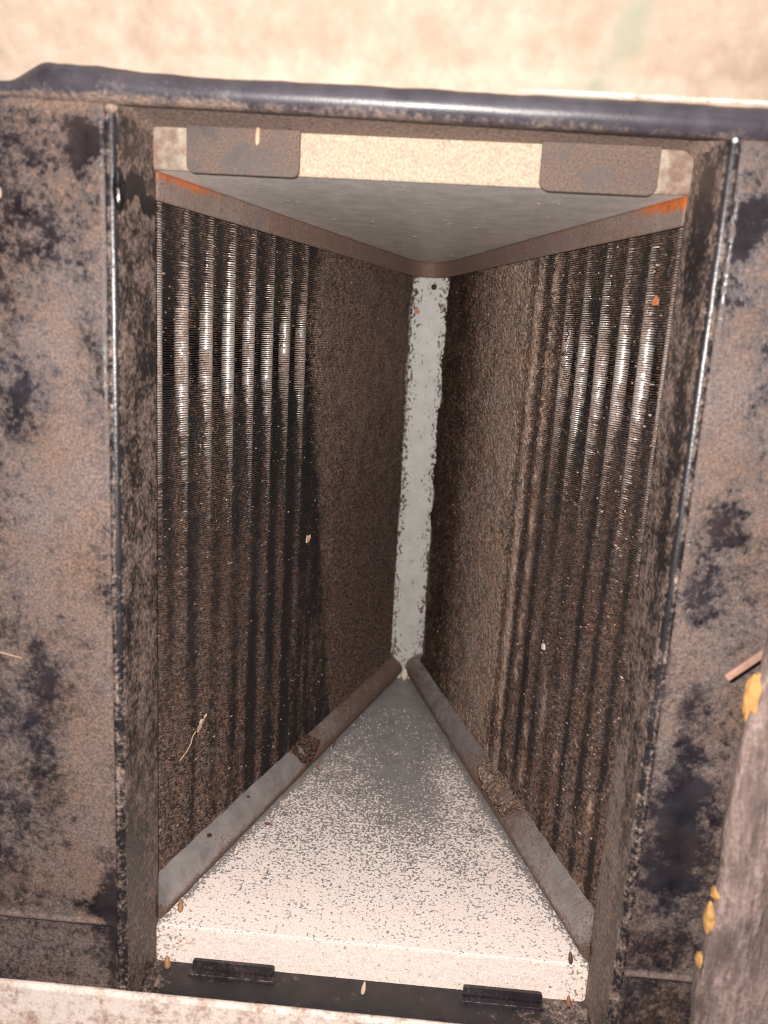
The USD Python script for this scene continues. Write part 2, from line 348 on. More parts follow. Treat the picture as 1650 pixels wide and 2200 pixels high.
face_panel('left_panel', -0.1628, -0.33, [
    (-0.1745, 0.5005, 0.010, 0.014, -0.75), (-0.1735, 0.392, 0.009, 0.034, -0.45), (-0.164, 0.262, 0.012, 0.012, -0.32), (-0.210, 0.363, 0.018, 0.02, -0.42),
    (-0.2065, 0.175, 0.012, 0.06, -0.36), (-0.179, 0.057, 0.012, 0.007, -0.75), (-0.169, 0.066, 0.007, 0.022, -0.7), (-0.170, 0.093, 0.008, 0.007, -0.6), (-0.164, 0.06, 0.006, 0.03, -0.5),
    (-0.19, 0.49, 0.06, 0.06, -0.16), (-0.222, 0.45, 0.03, 0.08, -0.22), (-0.190, 0.41, 0.022, 0.028, 0.38), (-0.180, 0.345, 0.018, 0.05, 0.36), (-0.176, 0.15, 0.017, 0.10, 0.38),
    (-0.196, 0.30, 0.03, 0.06, 0.25), (-0.188, 0.075, 0.03, 0.03, 0.25), (-0.17, 0.03, 0.012, 0.03, -0.5), (-0.235, 0.16, 0.02, 0.15, -0.10), (-0.2, 0.02, 0.05, 0.02, 0.05), (-0.185, 0.517, 0.03, 0.004, 0.5)],
    0.10)
face_panel('right_panel', 0.1510, 0.34, [
    (0.163, 0.479, 0.012, 0.016, -0.6), (0.1715, 0.322, 0.012, 0.016, -0.55), (0.1625, 0.288, 0.010, 0.018, -0.5), (0.171, 0.175, 0.012, 0.06, -0.42), (0.176, 0.13, 0.018, 0.05, -0.52),
    (0.160, 0.15, 0.012, 0.05, -0.15), (0.158, 0.445, 0.008, 0.03, -0.30), (0.162, 0.40, 0.012, 0.05, 0.42), (0.160, 0.35, 0.009, 0.02, 0.3), (0.168, 0.25, 0.018, 0.02, 0.35), (0.156, 0.23, 0.005, 0.06, 0.3),
    (0.162, 0.06, 0.03, 0.018, -0.25), (0.172, 0.02, 0.04, 0.03, -0.25)],
    0.06)

# the rounded bar along the top edge
xs = np.r_[np.linspace(-0.235, -0.16, 60), np.linspace(-0.158, 0.30, 220)]
th = np.linspace(-0.75 * math.pi, 0.75 * math.pi, 30)
R = 0.0073 + 0.0016 * smoothstep(-0.12, -0.17, xs) - 0.0055 * smoothstep(-0.188, -0.212, xs)
CZ = 0.5240 - 0.0135 * (xs + 0.02) + 0.0012 * smoothstep(-0.12, -0.17, xs) - 0.0045 * smoothstep(-0.185, -0.215, xs)
rag = fbm(np.stack([xs * 55, xs * 0, xs * 0], -1), 4, 31) - 0.5
G = np.zeros((len(xs), len(th), 3))
for j, t in enumerate(th):
    r = R * (1 + 0.22 * rag * smoothstep(0.2, 0.9, math.sin(t)) + 0.05 * (fbm(np.stack([xs * 40, xs * 0 + t, xs * 0], -1), 3, 32) - 0.5))
    G[:, j] = np.stack([xs, -0.0595 - r * math.cos(t) * 0.95, CZ + r * math.sin(t)], 1)
v = G.reshape(-1, 3)
ang = np.tile(th, len(xs))
d = -0.50 + 0.50 * smoothstep(-0.3, -0.9, np.sin(ang)) + 0.22 * (fbm(v * 40, 3, 9) - 0.5) + 0.20 * smoothstep(-0.06, -0.14, v[:, 0]) - 0.1 * smoothstep(0.0, 0.05, v[:, 0])
obj('top_bar', (v, grid_faces(len(xs), len(th))), M['plastic_bar'], frame, smooth=True, dust=d)

def tab_mesh(x0, x1, z0, z1, y0, y1, r, down=True):
    s = sbox(x0 + r, z0 + r, x1 - r, z1 - r).buffer(r, 8)
    s = s.union(sbox(x0, (z0 + z1) / 2, x1, z1)) if down else s.union(sbox(x0, z0, x1, (z0 + z1) / 2))
    mm = trimesh.creation.extrude_polygon(s.simplify(0.00005), y1 - y0, engine='earcut')
    T = np.array([[1, 0, 0, 0], [0, 0, -1, y1], [0, 1, 0, 0], [0, 0, 0, 1.0]])
    mm.apply_transform(T)
    return mm
obj('hanging_tab', tab_mesh(-0.1362, -0.0722, 0.4972, 0.5225, -0.0110, -0.0078, 0.004), M['plastic_tab'], frame)
obj('hanging_tab', tab_mesh(0.0617, 0.1254, 0.4966, 0.5225, -0.0110, -0.0078, 0.0055), M['plastic_tab'], frame)
for xa, xb in ((-0.1290, -0.0712), (0.0605, 0.1145)):
    lo = tab_mesh(xa, xb, -0.0295, -0.0200, -0.0125, -0.0100, 0.0018, False)
    lo2 = hull_box(xa - 0.0015, xb + 0.001, -0.0175, -0.0128, -0.0295, -0.0268, 0.0008)
    mm = trimesh.util.concatenate([lo, lo2])
    obj('bottom_tab', mm, M['plastic'], frame, smooth=False, dust=np.full(len(mm.vertices), -0.3))

# ---------------------------------------------------------------- ceiling plate, with its flanges
A = np.array([0.0, 0.4775]); LO = np.array([-0.1567, 0.0]); RO = np.array([0.1444, -0.0017])
LS = (A - LO) / np.linalg.norm(A - LO); RS = (A - RO) / np.linalg.norm(A - RO)
LN = np.array([LS[1], -LS[0]]); RN = np.array([-RS[1], RS[0]])
LLEN, RLEN = np.linalg.norm(A - LO), np.linalg.norm(A - RO)

def on(o, s, n, ss, nn, zz):
    """Slab coordinates (along, out of the face, up) to world."""
    p = o + np.asarray(ss)[..., None] * s + np.asarray(nn)[..., None] * n
    return np.concatenate([p, np.broadcast_to(np.asarray(zz, float), p.shape[:-1])[..., None]], -1)

def tri_sheet(z, th, y0=-0.0045, extra=0.012, n=150):
    """Triangular plate as a fine grid (rows in y), thickness th downwards or upwards."""
    ys = np.linspace(y0, 0.474, n); us = np.linspace(0, 1, 90)
    F = []
    for y in ys:
        xl = -0.1567 + 0.1567 * y / 0.4775 - extra; xr = 0.1444 - 0.1444 * (y + 0.0017) / 0.4792 + extra
        F.append(np.stack([xl + (xr - xl) * us, np.full_like(us, y), np.full_like(us, z)], 1))
    F = np.array(F)
    return F, F + np.array([0, 0, th])

ceil = thing('ceiling_plate', 'grey metal triangular plate roofing the wedge above both coils', 'metal plate')
F, B = tri_sheet(0.4995, 0.0015)
F[..., 2] += 0.0006 * (fbm(F * 12, 2, 41) - 0.5)
B[..., 2] = F[..., 2] + 0.0015
v, f = shell(F[:, ::-1], B[:, ::-1])
crust = 0.10 * smoothstep(0.08, 0.0, v[:, 1]) + 0.15 * smoothstep(-0.06, -0.13, v[:, 0]) * smoothstep(0.1, 0.0, v[:, 1])
obj('plate', (v, f), M['ceiling'], ceil, smooth=False, crust=crust)
fk = []
for _ in range(260):
    y = rng.uniform(0.03, 0.42); w = 0.14 * (1 - y / 0.4775) - 0.006
    x = rng.uniform(-w, w) - 0.004; r = 0.00025 + 0.0009 * rng.random() ** 4
    ic = trimesh.creation.icosphere(1, 1.0)
    ic.vertices = ic.vertices * (0.7 + 0.6 * fbm(ic.vertices * 2 + x * 500, 2, 46))[:, None] * (r * rng.uniform(0.8, 2.0), r * rng.uniform(0.8, 1.6), r * 0.3) + (x, y, 0.4992)
    fk.append(ic)
tag(obj('flecks', trimesh.util.concatenate(fk), M['crumb'], ceil, smooth=False), 'pale dried flecks under the ceiling plate', kind='stuff')
xs = np.linspace(-0.158, 0.146, 160); zs = np.linspace(0.4990, 0.526, 24)
X, Z = np.meshgrid(xs, zs, indexing='ij')
Y = -0.0060 + 0.0006 * (fbm(np.stack([X * 200, Z * 200, X * 0], -1), 3, 42) - 0.5)
Y = np.where(Z < 0.5006, Y + 0.0012 * (0.5006 - Z) / 0.0016, Y)
v, f = shell(np.stack([X, Y, Z], -1), np.stack([X, Y + 0.0014, Z], -1))
obj('front_lip', (v, f), M['lip'], ceil, smooth=False, grime=0.10 + 0.36 * smoothstep(0.118, 0.138, v[:, 0]) + 0.30 * smoothstep(-0.125, -0.150, v[:, 0]) - 0.3 * smoothstep(0.09, 0.05, np.abs(v[:, 0])), crust=-0.25 * smoothstep(0.1, 0.14, v[:, 0]) - 0.35 * smoothstep(-0.125, -0.15, v[:, 0]))
# the strap: a downturned flange that runs round the wedge with a rounded apex
t = 0.092
pl = [LO + LS * s for s in np.linspace(-0.001, LLEN - t, 120)]
pr = [RO + RS * s for s in np.linspace(RLEN - t, -0.001, 120)]
pa, pb = pl[-1], pr[0]
arc = [(1 - u) ** 2 * pa + 2 * u * (1 - u) * A + u * u * pb for u in np.linspace(0, 1, 26)[1:-1]]
line = np.array(pl + arc + pr)
tang = np.gradient(line, axis=0); tang /= np.linalg.norm(tang, axis=1, keepdims=True)
nin = np.stack([tang[:, 1], -tang[:, 0]], 1)
zs = np.linspace(0.4832, 0.4992, 10)
wv = 0.0007 * (fbm(np.c_[line * 30, np.zeros(len(line))], 3, 44) - 0.5)
Fg = np.stack([np.c_[line + nin * (wv[:, None] - 0.0004 * (z < 0.484)), np.full(len(line), z + 0.0012 * (fbm(np.array([[z, 0, 1.0]]), 1)[0] - 0.5))] for z in zs], 1)
Bg = np.stack([np.c_[line - nin * 0.0022, np.full(len(line), z)] for z in zs], 1)
v, f = shell(Fg, Bg)
front = smoothstep(0.13, 0.0, v[:, 1])
dd = 0.06 + 0.25 * smoothstep(0.05, 0.25, v[:, 1])
rust = (0.62 * smoothstep(0.4890, 0.4985, v[:, 2]) + 0.35 * (v[:, 0] > 0) * smoothstep(0.486, 0.496, v[:, 2]) * smoothstep(0.05, 0.0, v[:, 1])) * (smoothstep(0.10, 0.02, v[:, 1]) * (v[:, 0] < 0) + smoothstep(0.085, 0.015, v[:, 1]) * (v[:, 0] > 0))
obj('side_flange', (v, f), M['flange'], ceil, smooth=True, dust=dd, rust=rust)

# ---------------------------------------------------------------- floor plate, with rolled flanges
floor = thing('floor_plate', 'grey metal floor plate speckled with cream crust between the coils', 'metal plate')
F, B = tri_sheet(0.0, -0.0015, y0=-0.0064, n=220)
F[..., 2] -= 0.0007 * smoothstep(-0.0040, -0.0064, F[..., 1]); B[..., 1] = np.maximum(B[..., 1], -0.0040)
v, f = shell(F, B)
yy, xx = v[:, 1], v[:, 0]
centre = np.exp(-((xx - 0.012 + 0.10 * (yy - 0.2)) / 0.035) ** 2)
crust = 0.25 * smoothstep(0.34, 0.0, yy) - 0.15 - 0.17 * centre * smoothstep(0.06, 0.2, yy) - 0.11 * smoothstep(0.26, 0.42, yy)
crust += 0.08 * smoothstep(0.1, 0.0, yy)
crust += 0.12 * np.exp(-((xx - 0.05) / 0.02) ** 2) * np.exp(-((yy - 0.22) / 0.06) ** 2)
side = np.minimum(xx - (-0.1567 + 0.1567 * yy / 0.4775), 0.1444 - 0.1444 * (yy + 0.0017) / 0.4792 - xx)
crust -= 0.25 * smoothstep(0.012, 0.0, side)
rust = 0.33 * np.exp(-(((xx - 0.115) / 0.03) ** 2 + ((yy - 0.02) / 0.05) ** 2)) + 0.22 * np.exp(-(((xx + 0.14) / 0.02) ** 2 + ((yy - 0.005) / 0.02) ** 2))
obj('plate', (v, f), M['floor'], floor, smooth=False, crust=crust, rust=rust)
xs = np.linspace(-0.1585, 0.1462, 160); zs = np.linspace(-0.030, -0.0004, 24)
X, Z = np.meshgrid(xs, zs, indexing='ij')
Y = -0.0062 + 0.0004 * (fbm(np.stack([X * 200, Z * 200, X * 0], -1), 3, 45) - 0.5)
v, f = shell(np.stack([X, Y, Z], -1), np.stack([X, Y + 0.0013, Z], -1))
obj('front_lip', (v, f), M['floor_lip'], floor, smooth=False, crust=np.full(len(v), 0.30) - 0.2 * (smoothstep(-0.125, -0.15, v[:, 0]) + smoothstep(0.115, 0.14, v[:, 0])),
    rust=0.36 * np.exp(-((v[:, 0] + 0.135) / 0.015) ** 2) + 0.2 * np.exp(-((v[:, 0] - 0.09) / 0.03) ** 2))

def rolled(o, s, n, length, h, seed, dust_shade_f):
    """The upturned, rolled edge of the floor plate against one coil."""
    ss = np.linspace(-0.001, length, 170)
    prof = [(-0.0006, 0.0004), (0.0020, 0.0025), (0.0048, 0.0060), (0.0068, 0.0100), (0.0078, 0.0145), (0.0074, 0.0190), (0.0058, 0.0240), (0.0030, 0.0285), (-0.0008, 0.0322), (-0.0052, 0.0346), (-0.0100, 0.0357), (-0.016, 0.0348)]
    g = []
    pz = np.array(prof); cl = np.r_[0, np.cumsum(np.hypot(*np.diff(pz, axis=0).T))]; cu = np.linspace(0, cl[-1], 34)
    from scipy.interpolate import PchipInterpolator
    prof = list(zip(PchipInterpolator(cl, pz[:, 0])(cu), PchipInterpolator(cl, pz[:, 1])(cu)))
    for a, z in prof:
        hh = h(ss) / 0.0358
        wob = 0.0011 * (fbm(np.stack([ss * 45, ss * 0 + z * 60, ss * 0 + seed], -1), 3, seed) - 0.5)
        g.append(on(o, s, n, ss, a + wob * (z > 0.003), z * hh))
    G = np.stack(g, 1)
    back = on(o, s, n, ss[:, None] + 0 * G[..., 0], -0.0185 + 0 * G[..., 0], np.clip(G[..., 2] - 0.002, 0.0002, None))
    v, f = shell(G, back)
    sv = np.r_[np.repeat(ss, len(prof)), np.repeat(ss, len(prof))]
    return obj('rolled_flange', (v, f), M['flange_rolled'], floor, smooth=False, dust=dust_shade_f(sv, v), rust=np.full(len(v), 0.0) + 0.3 * np.exp(-((sv - 0.22) / 0.05) ** 2) * (v[:, 2] < 0.02))
rolled(LO, LS, LN, LLEN - 0.021, lambda s: 0.034 - 0.006 * smoothstep(0.1, 0.4, s), 51,
       lambda s, v: -0.28 + 0.55 * smoothstep(0.22, 0.34, s) + 0.35 * np.exp(-((s - 0.24) / 0.03) ** 2) + 0.75 * smoothstep(0.020, 0.006, v[:, 2]))  # real dust, plus a browner lower half painting the shade of the roll
rolled(RO, RS, RN, RLEN - 0.021, lambda s: 0.037 - 0.003 * smoothstep(0.1, 0.4, s), 52,
       lambda s, v: -0.10 + 0.65 * smoothstep(0.020, 0.006, v[:, 2]) + 0.30 * np.exp(-((s - 0.17) / 0.05) ** 2) + 0.2 * smoothstep(0.36, 0.45, s))  # low brown band again paints shading of the roll besides the dust

for s_, z_, r_ in ((0.060, 0.0300, 0.0020), (0.118, 0.0305, 0.0013), (0.098, 0.0270, 0.0009)):
    pit = trimesh.creation.icosphere(2, r_); pit.vertices *= (1.0, 1.0, 0.6)
    pit.apply_translation(on(LO, LS, LN, np.array(s_), np.array(0.0008 if z_ < 0.0302 else 0.0003), z_))
    obj('hole_blob', pit, M['darkpit'], floor)  # dark blobs paint the shaded insides of small holes
# ---------------------------------------------------------------- the pale strip in the apex
strip = thing('apex_strip', 'pale grey upright strip where the two coils meet at the back', 'metal strip')
xs = np.linspace(-0.032, 0.034, 40); zs = np.linspace(-0.0005, 0.4985, 200)
X, Z = np.meshgrid(xs, zs, indexing='ij')
Y = 0.4455 + 0.0008 * (fbm(np.stack([X * 30, Z * 14, X * 0], -1), 2, 61) - 0.5)
v, f = shell(np.stack([X, Y, Z], -1), np.stack([X, Y + 0.0015, Z], -1))
mid = 0.0015
dd = -0.05 + 0.10 * smoothstep(0.44, 0.475, v[:, 2]) + 0.20 * smoothstep(0.008, 0.017, np.abs(v[:, 0] - mid)) + 0.1 * smoothstep(0.06, 0.035, v[:, 2])
obj('plate', (v, f), M['strip'], strip, smooth=False, dust=dd)
sc = trimesh.creation.icosphere(2, 0.0032); sc.vertices *= (1, 0.5, 1); sc.apply_translation((0.0052, 0.4445, 0.4742))
obj('screw', sc, M['screw'], strip)

# ---------------------------------------------------------------- the coils
PITCH, ZC0, ZC1 = 0.00150, 0.0305, 0.4975
TILT = 0.07                                               # the fins sag a little towards the back
NF = -0.0045                                              # fin edges, behind the flange plane
def rear_edge(zz):
    return np.interp(zz, [0.03, 0.05, 0.2, 0.3, 0.42, 0.5], [0.284, 0.280, 0.252, 0.234, 0.224, 0.22])
def cover(side, ss, zz):
    """How thickly dust covers the coil face: below 0 clean, above 0 matted."""
    p = np.stack([ss * 30, zz * 16, ss * 0 + (3.1 if side else 8.4)], -1)
    w = fbm(p, 4, 70 + side) - 0.5
    w2 = fbm(np.stack([ss * 220, zz * 220, ss * 0], -1), 3, 73 + side) - 0.5
    if side == 0:
        c = (ss - rear_edge(zz)) * 40 + 0.9 * w + 0.6 * w2
        return np.clip(c, -1, 1)
    edge = 0.172 + 0.02 * smoothstep(0.3, 0.1, zz)
    return np.clip((ss - edge) * 12 + 0.8 * w + 0.7 * w2, -1, 1)

def coil(side, o, s, n, s_end, label):
    t = thing('coil_slab', label, 'coil')
    # fins
    S = np.r_[np.linspace(0.0042, 0.25, 84), np.linspace(0.254, s_end, 46)]
    K = int((ZC1 - ZC0) / PITCH)
    zk = ZC0 + PITCH * (np.arange(K) + 0.5)
    SS, ZZ = np.meshgrid(S, zk, indexing='xy')               # (K, nS)
    bend = 0.00055 * (fbm(np.stack([SS * 60, ZZ * 320, SS * 0 + side * 9], -1), 3, 80 + side) - 0.5) * 2
    nj = 0.0006 * (fbm(np.stack([SS * 130, ZZ * 700, SS * 0 + side * 5], -1), 2, 82 + side) - 0.5) * 2
    cov = cover(side, SS, ZZ)
    half = 0.00017 + 0.00009 * (fbm(np.stack([SS * 200, ZZ * 900, SS * 0 + 2], -1), 2, 84 + side)) + 0.00010 * smoothstep(-0.3, 0.6, cov)
    endw = 0.0022 * (fbm(np.stack([ZZ * 25, ZZ * 0, ZZ * 0 + side], -1), 4, 86) - 0.5) * smoothstep(s_end - 0.02, s_end, SS) * 3
    NB = -0.0235
    tilt = TILT + 0.5 * np.clip(0.36 - ZZ, 0, 0.2)
    ft = on(o, s, n, SS + endw, NF + nj, 0); ft[..., 2] = ZZ + bend + half
    fb = ft.copy(); fb[..., 2] = ZZ + bend - half
    mt = on(o, s, n, SS, NF - 0.008 + 0 * nj, 0); mt[..., 2] = ZZ + 0.00013 - tilt * 0.008
    mb = mt.copy(); mb[..., 2] = ZZ - 0.00013 - tilt * 0.008
    bt = on(o, s, n, SS, NB + 0 * nj, 0); bt[..., 2] = ZZ + 0.00012 - tilt * (NF - NB)
    bb = bt.copy(); bb[..., 2] = ZZ - 0.00012 - tilt * (NF - NB)
    ring = np.stack([bt, mt, ft, fb, mb, bb], 2)              # (K, nS, 6, 3)
    nS = len(S)
    base = (np.arange(K)[:, None, None] * nS + np.arange(nS - 1)[None, :, None]) * 6 + np.arange(5)[None, None, :]
    a = base.ravel(); b = a + 1; c = b + 6; d = a + 6
    faces = np.vstack([np.stack([a, b, c], 1), np.stack([a, c, d], 1)])
    vv = ring.reshape(-1, 3)
    if side == 1: faces = faces[:, ::-1]
    dst = np.zeros((K, nS, 6))
    stk = fbm(np.stack([SS * 150, ZZ * 9, SS * 0 + side * 3], -1), 4, 88) - 0.5 + 0.6 * (fbm(np.stack([SS * 260, ZZ * 170, SS * 0 + side * 3], -1), 3, 87) - 0.5)
    ph = np.cos((SS - 0.0026) / 0.0278 * 2 * math.pi)
    rib = ph * (0.6 + 0.8 * fbm(np.stack([SS * 20, ZZ * 45, SS * 0 + side * 4], -1), 3, 85))
    g0 = 0.03 + 0.55 * stk - (0.17 + 0.09 * side) * rib * smoothstep(0.25, 0.18, SS)
    if side == 0:
        re = rear_edge(ZZ)
        g0 = g0 + 0.19 * smoothstep(0.07, 0.17, SS) * smoothstep(re + 0.004, re - 0.006, SS) * smoothstep(0.44, 0.30, ZZ) * (0.5 + fbm(np.stack([SS * 25, ZZ * 18, SS * 0], -1), 3, 83))
        g0 = g0 - 0.22 * smoothstep(re, re + 0.012, SS) - 0.10 * smoothstep(0.10, 0.04, SS) * smoothstep(0.2, 0.06, ZZ)
    else:
        g0 = g0 - 0.07 - 0.10 * smoothstep(0.14, 0.2, SS)
    grime = np.repeat(g0[..., None], 6, 2)
    grime[..., [0, 1, 4, 5]] += 0.10  # inner parts of each fin darker than the front edge
    up = smoothstep(0.12, 0.3, ZZ)
    front_d = 0.22 + 0.18 * smoothstep(-0.5, 0.5, cov)
    deep_d = 0.36 - 0.10 * up
    dst[..., 2] = front_d; dst[..., 3] = front_d
    for k in (0, 1, 4, 5): dst[..., k] = deep_d
    f = obj('fins', (vv, faces), M['fin'], t, smooth=False, dust=dst.reshape(-1), grime=grime.reshape(-1))
    tag(f, 'close-set dusty horizontal metal fins', kind='stuff')
    # upright tubes behind the fin edges
    for k in range(8):
        sk = 0.0122 + 0.0278 * k
        r = 0.0047
        thv = np.linspace(0, 2 * np.pi, 21); zt = np.linspace(ZC0, ZC1, 120)
        TT, ZT = np.meshgrid(thv, zt, indexing='ij')
        p = on(o, s, n, sk + r * np.cos(TT), NF - 0.0073 + r * np.sin(TT), 0); p[..., 2] = ZT
        low = smoothstep(0.24, 0.10, ZT)
        ds = 0.0 + 0.34 * low + 0.10 * smoothstep(4, 7, k) + 0.05 * side + 1.0 * (fbm(np.stack([ZT * 34, np.cos(TT) * 1.6, ZT * 0 + k * 5 + side * 77], -1), 4, 89) - 0.5)
        obj('tube', (p.reshape(-1, 3), grid_faces(len(thv), len(zt), side == 1)), M['tube'], t, smooth=True, dust=ds.reshape(-1))
    # dust-clogged backing sheet; its near-black tone also paints the shaded depth behind
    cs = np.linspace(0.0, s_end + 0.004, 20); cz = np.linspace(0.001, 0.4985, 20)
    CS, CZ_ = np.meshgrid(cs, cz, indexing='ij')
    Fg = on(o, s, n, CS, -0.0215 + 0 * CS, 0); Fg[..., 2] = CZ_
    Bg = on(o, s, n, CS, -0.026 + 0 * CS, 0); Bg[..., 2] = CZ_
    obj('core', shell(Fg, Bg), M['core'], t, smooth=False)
    # dust mat lying in and over the fin edges
    ms = np.arange(0.0042, s_end + 0.0075, 0.0013); mz = np.arange(ZC0, ZC1, 0.0013)
    MS, MZ = np.meshgrid(ms, mz, indexing='ij')
    cov = cover(side, MS, MZ)
    fine = fbm(np.stack([MS * 420, MZ * 420, MS * 0 + side], -1), 3, 90 + side) - 0.5
    lump = fbm(np.stack([MS * 70, MZ * 50, MS * 0 + side], -1), 3, 92 + side) - 0.5
    if side == 0:
        hgt = NF - 0.0052 + 0.0042 * smoothstep(-0.5, 0.5, cov) + 0.0018 * fine + 0.0012 * lump * smoothstep(-0.2, 0.3, cov)
        hgt = hgt - 0.0006 * smoothstep(0.25, 0.32, MS)
    else:
        hgt = NF - 0.0050 + 0.0054 * smoothstep(-0.6, 0.5, cov) + 0.0024 * fine + 0.0016 * lump
    ribm = np.cos((MS - 0.0026) / 0.0278 * 2 * math.pi) * smoothstep(0.235, 0.185, MS)
    if side == 1: hgt = hgt + 0.0013 * ribm
    low = smoothstep(0.36, 0.10, MZ) * (0.55 + 0.9 * lump)
    hgt = hgt + 0.0042 * low * (1 - smoothstep(-0.5, 0.5, cov))
    hgt = np.clip(hgt, -0.02, NF + 0.0026)
    G = on(o, s, n, MS, hgt, 0); G[..., 2] = MZ
    ff = grid_faces(len(ms), len(mz))
    keep = (cov.ravel()[ff].mean(1) > -0.32 + 0.4 * (rng.random(len(ff)) - 0.5)) | ((MZ.ravel()[ff].mean(1) < 0.30) & (low.ravel()[ff].mean(1) > (0.85 if side == 0 else 0.62)))
    ff = ff[keep]
    fe = s_end + 0.0065 - 0.036 * np.clip(fbm(np.stack([MZ * 42, MZ * 0, MZ * 0 + side], -1), 5, 94) - 0.30, 0, 1) - 0.006 * rng.random(MZ.shape) ** 4
    ff = ff[(MS < fe).ravel()[ff].all(1)]
    if side == 1: ff = ff[:, ::-1]
    far = smoothstep(0.25, 0.33, MS)
    dst = -0.05 + 0.10 * lump * 2 + 0.5 * fine
    if side == 0:
        dst = dst + 0.16 + 0.10 * far
    else:
        dst = dst + 0.02 + 0.30 * np.exp(-((MS - 0.25) / 0.06) ** 2) - 0.34 * smoothstep(0.32, 0.40, MS) + 0.30 * ribm
    q = obj('dust_mat', (G.reshape(-1, 3), ff), M['mat'], t, smooth=True, dust=dst.reshape(-1))
    tag(q, 'brown felted dust clogging the fins', kind='stuff')
    # pale crumbs caught along the tubes, and loose fibres
    crumbs = []
    for q in range(1500 if side == 0 else 2200):
        if q % 3 == 0:
            k = rng.integers(0, 8); sk = 0.0032 + 0.0278 * k + rng.normal(0, 0.003)
            zz = rng.uniform(0.10, 0.478)
        else:
            sk, zz = rng.uniform(0.005, 0.30 if side == 0 else 0.42), rng.uniform(0.05, 0.48)
        if sk < 0.003: continue
        r = 0.00018 + 0.00045 * rng.random() ** 3
        ic = trimesh.creation.icosphere(0, r)
        a = ic.vertices * rng.uniform(0.6, 1.3, 3)
        along = rng.uniform(1.0, 3.5)
        ic.vertices = on(o, s, n, sk + a[:, 0] * along, NF + 0.0004 + a[:, 1], 0) + np.stack([0 * a[:, 0], 0 * a[:, 0], zz + a[:, 2]], 1)
        crumbs.append(ic)
    tag(obj('crumbs', trimesh.util.concatenate(crumbs), M['crumb_pale' if side else 'crumb'], t, smooth=False), 'pale crumbs of dirt on the fin edges', kind='stuff')
    fib = []
    for _ in range(160 if side == 0 else 520):
        sk = rng.uniform(0.01, 0.44) if side == 0 else 0.44 * rng.beta(1.6, 1.6); zz = rng.uniform(0.05, 0.475)
        a = rng.uniform(0, 6.28); L = rng.uniform(0.003, 0.009); cv = rng.normal(0, 0.6)
        u = np.linspace(0, 1, 5)
        du = np.cumsum(np.cos(a + cv * u)) * L / 5; dz = np.cumsum(np.sin(a + cv * u)) * L / 5
        p = on(o, s, n, sk + du, NF + 0.0008 + 0.0012 * np.sin(u * 3.1), 0); p[:, 2] = zz + dz
        fib.append(tube(p, 0.00007, 4))
    tag(obj('fibres', trimesh.util.concatenate(fib), M['fibre'], t, smooth=False), 'fine dust fibres', kind='stuff')
    return t
coil(0, LO, LS, LN, 0.4590, 'left finned coil slab with bright upright tubes behind brown dust')
coil(1, RO, RS, RN, 0.4435, 'right finned coil slab with fuzzier brown dust and pale crusted ridges')

# ---------------------------------------------------------------- cover above, sheet below, board at the right
cov_t = thing('cover_panel', 'cream mottled cover panel above the rounded black bar', 'panel')
xs = np.linspace(-0.40, 0.40, 120); us = np.linspace(0, 1, 60)
X, U = np.meshgrid(xs, us, indexing='ij')
Yc = -0.0595 - 0.075 * U; Zc = 0.5255 + 0.115 * U
wav = 0.002 * (fbm(np.stack([X * 10, U * 2, X * 0], -1), 3, 100) - 0.5)
Fg = np.stack([X, Yc - wav, Zc], -1); Bg = Fg + np.array([0, 0.002, 0.001])
v, f = shell(Fg, Bg)
dd = 0.15 * smoothstep(0.55, 0.60, v[:, 2]) + 0.3 * smoothstep(0.541, 0.534, v[:, 2]) + 0.3 * smoothstep(-0.12, -0.2, v[:, 0]) - 0.25 * smoothstep(0.05, 0.14, v[:, 0]) * smoothstep(0.56, 0.53, v[:, 2])  # paler hem rim, top and left: bright light painted into the cover colour
xl = 0.062 + (v[:, 2] - 0.527) * 0.45
st = 0.45 * np.exp(-((v[:, 0] - xl - 0.012) / 0.012) ** 2)
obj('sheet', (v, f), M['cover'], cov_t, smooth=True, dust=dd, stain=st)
hm = tube(np.stack([np.linspace(-0.4, 0.4, 60), np.full(60, -0.0625), 0.5325 - 0.011 * (np.linspace(-0.4, 0.4, 60) + 0.02)], 1), 0.0011, 8)  # pale colour paints the bright reflection along the hem
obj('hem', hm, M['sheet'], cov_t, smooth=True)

low_t = thing('lower_sheet', 'pale flaking sheet metal edge below the dark bottom ledge', 'panel')
xs = np.linspace(-0.40, 0.40, 160); zs = np.r_[np.linspace(-0.14, -0.006, 30), np.linspace(-0.005, 0.0, 8)]
X, Z = np.meshgrid(xs, zs, indexing='ij')
Y = -0.0655 + 0.0012 * smoothstep(-0.003, 0.0, Z) - 0.0006 * (fbm(np.stack([X * 60, Z * 60, X * 0], -1), 3, 101) - 0.5) - 0.010 * smoothstep(0, -0.14, Z)
dz = 0.0006 * (fbm(np.stack([X * 50, X * 0, X * 0], -1), 3, 102) - 0.5) * smoothstep(-0.01, 0, Z)
Fg = np.stack([X, Y, Z + dz - 0.0015], -1); Bg = Fg + np.array([0, 0.0022, 0])
v, f = shell(Fg, Bg)
obj('sheet', (v, f), M['sheet'], low_t, smooth=True)

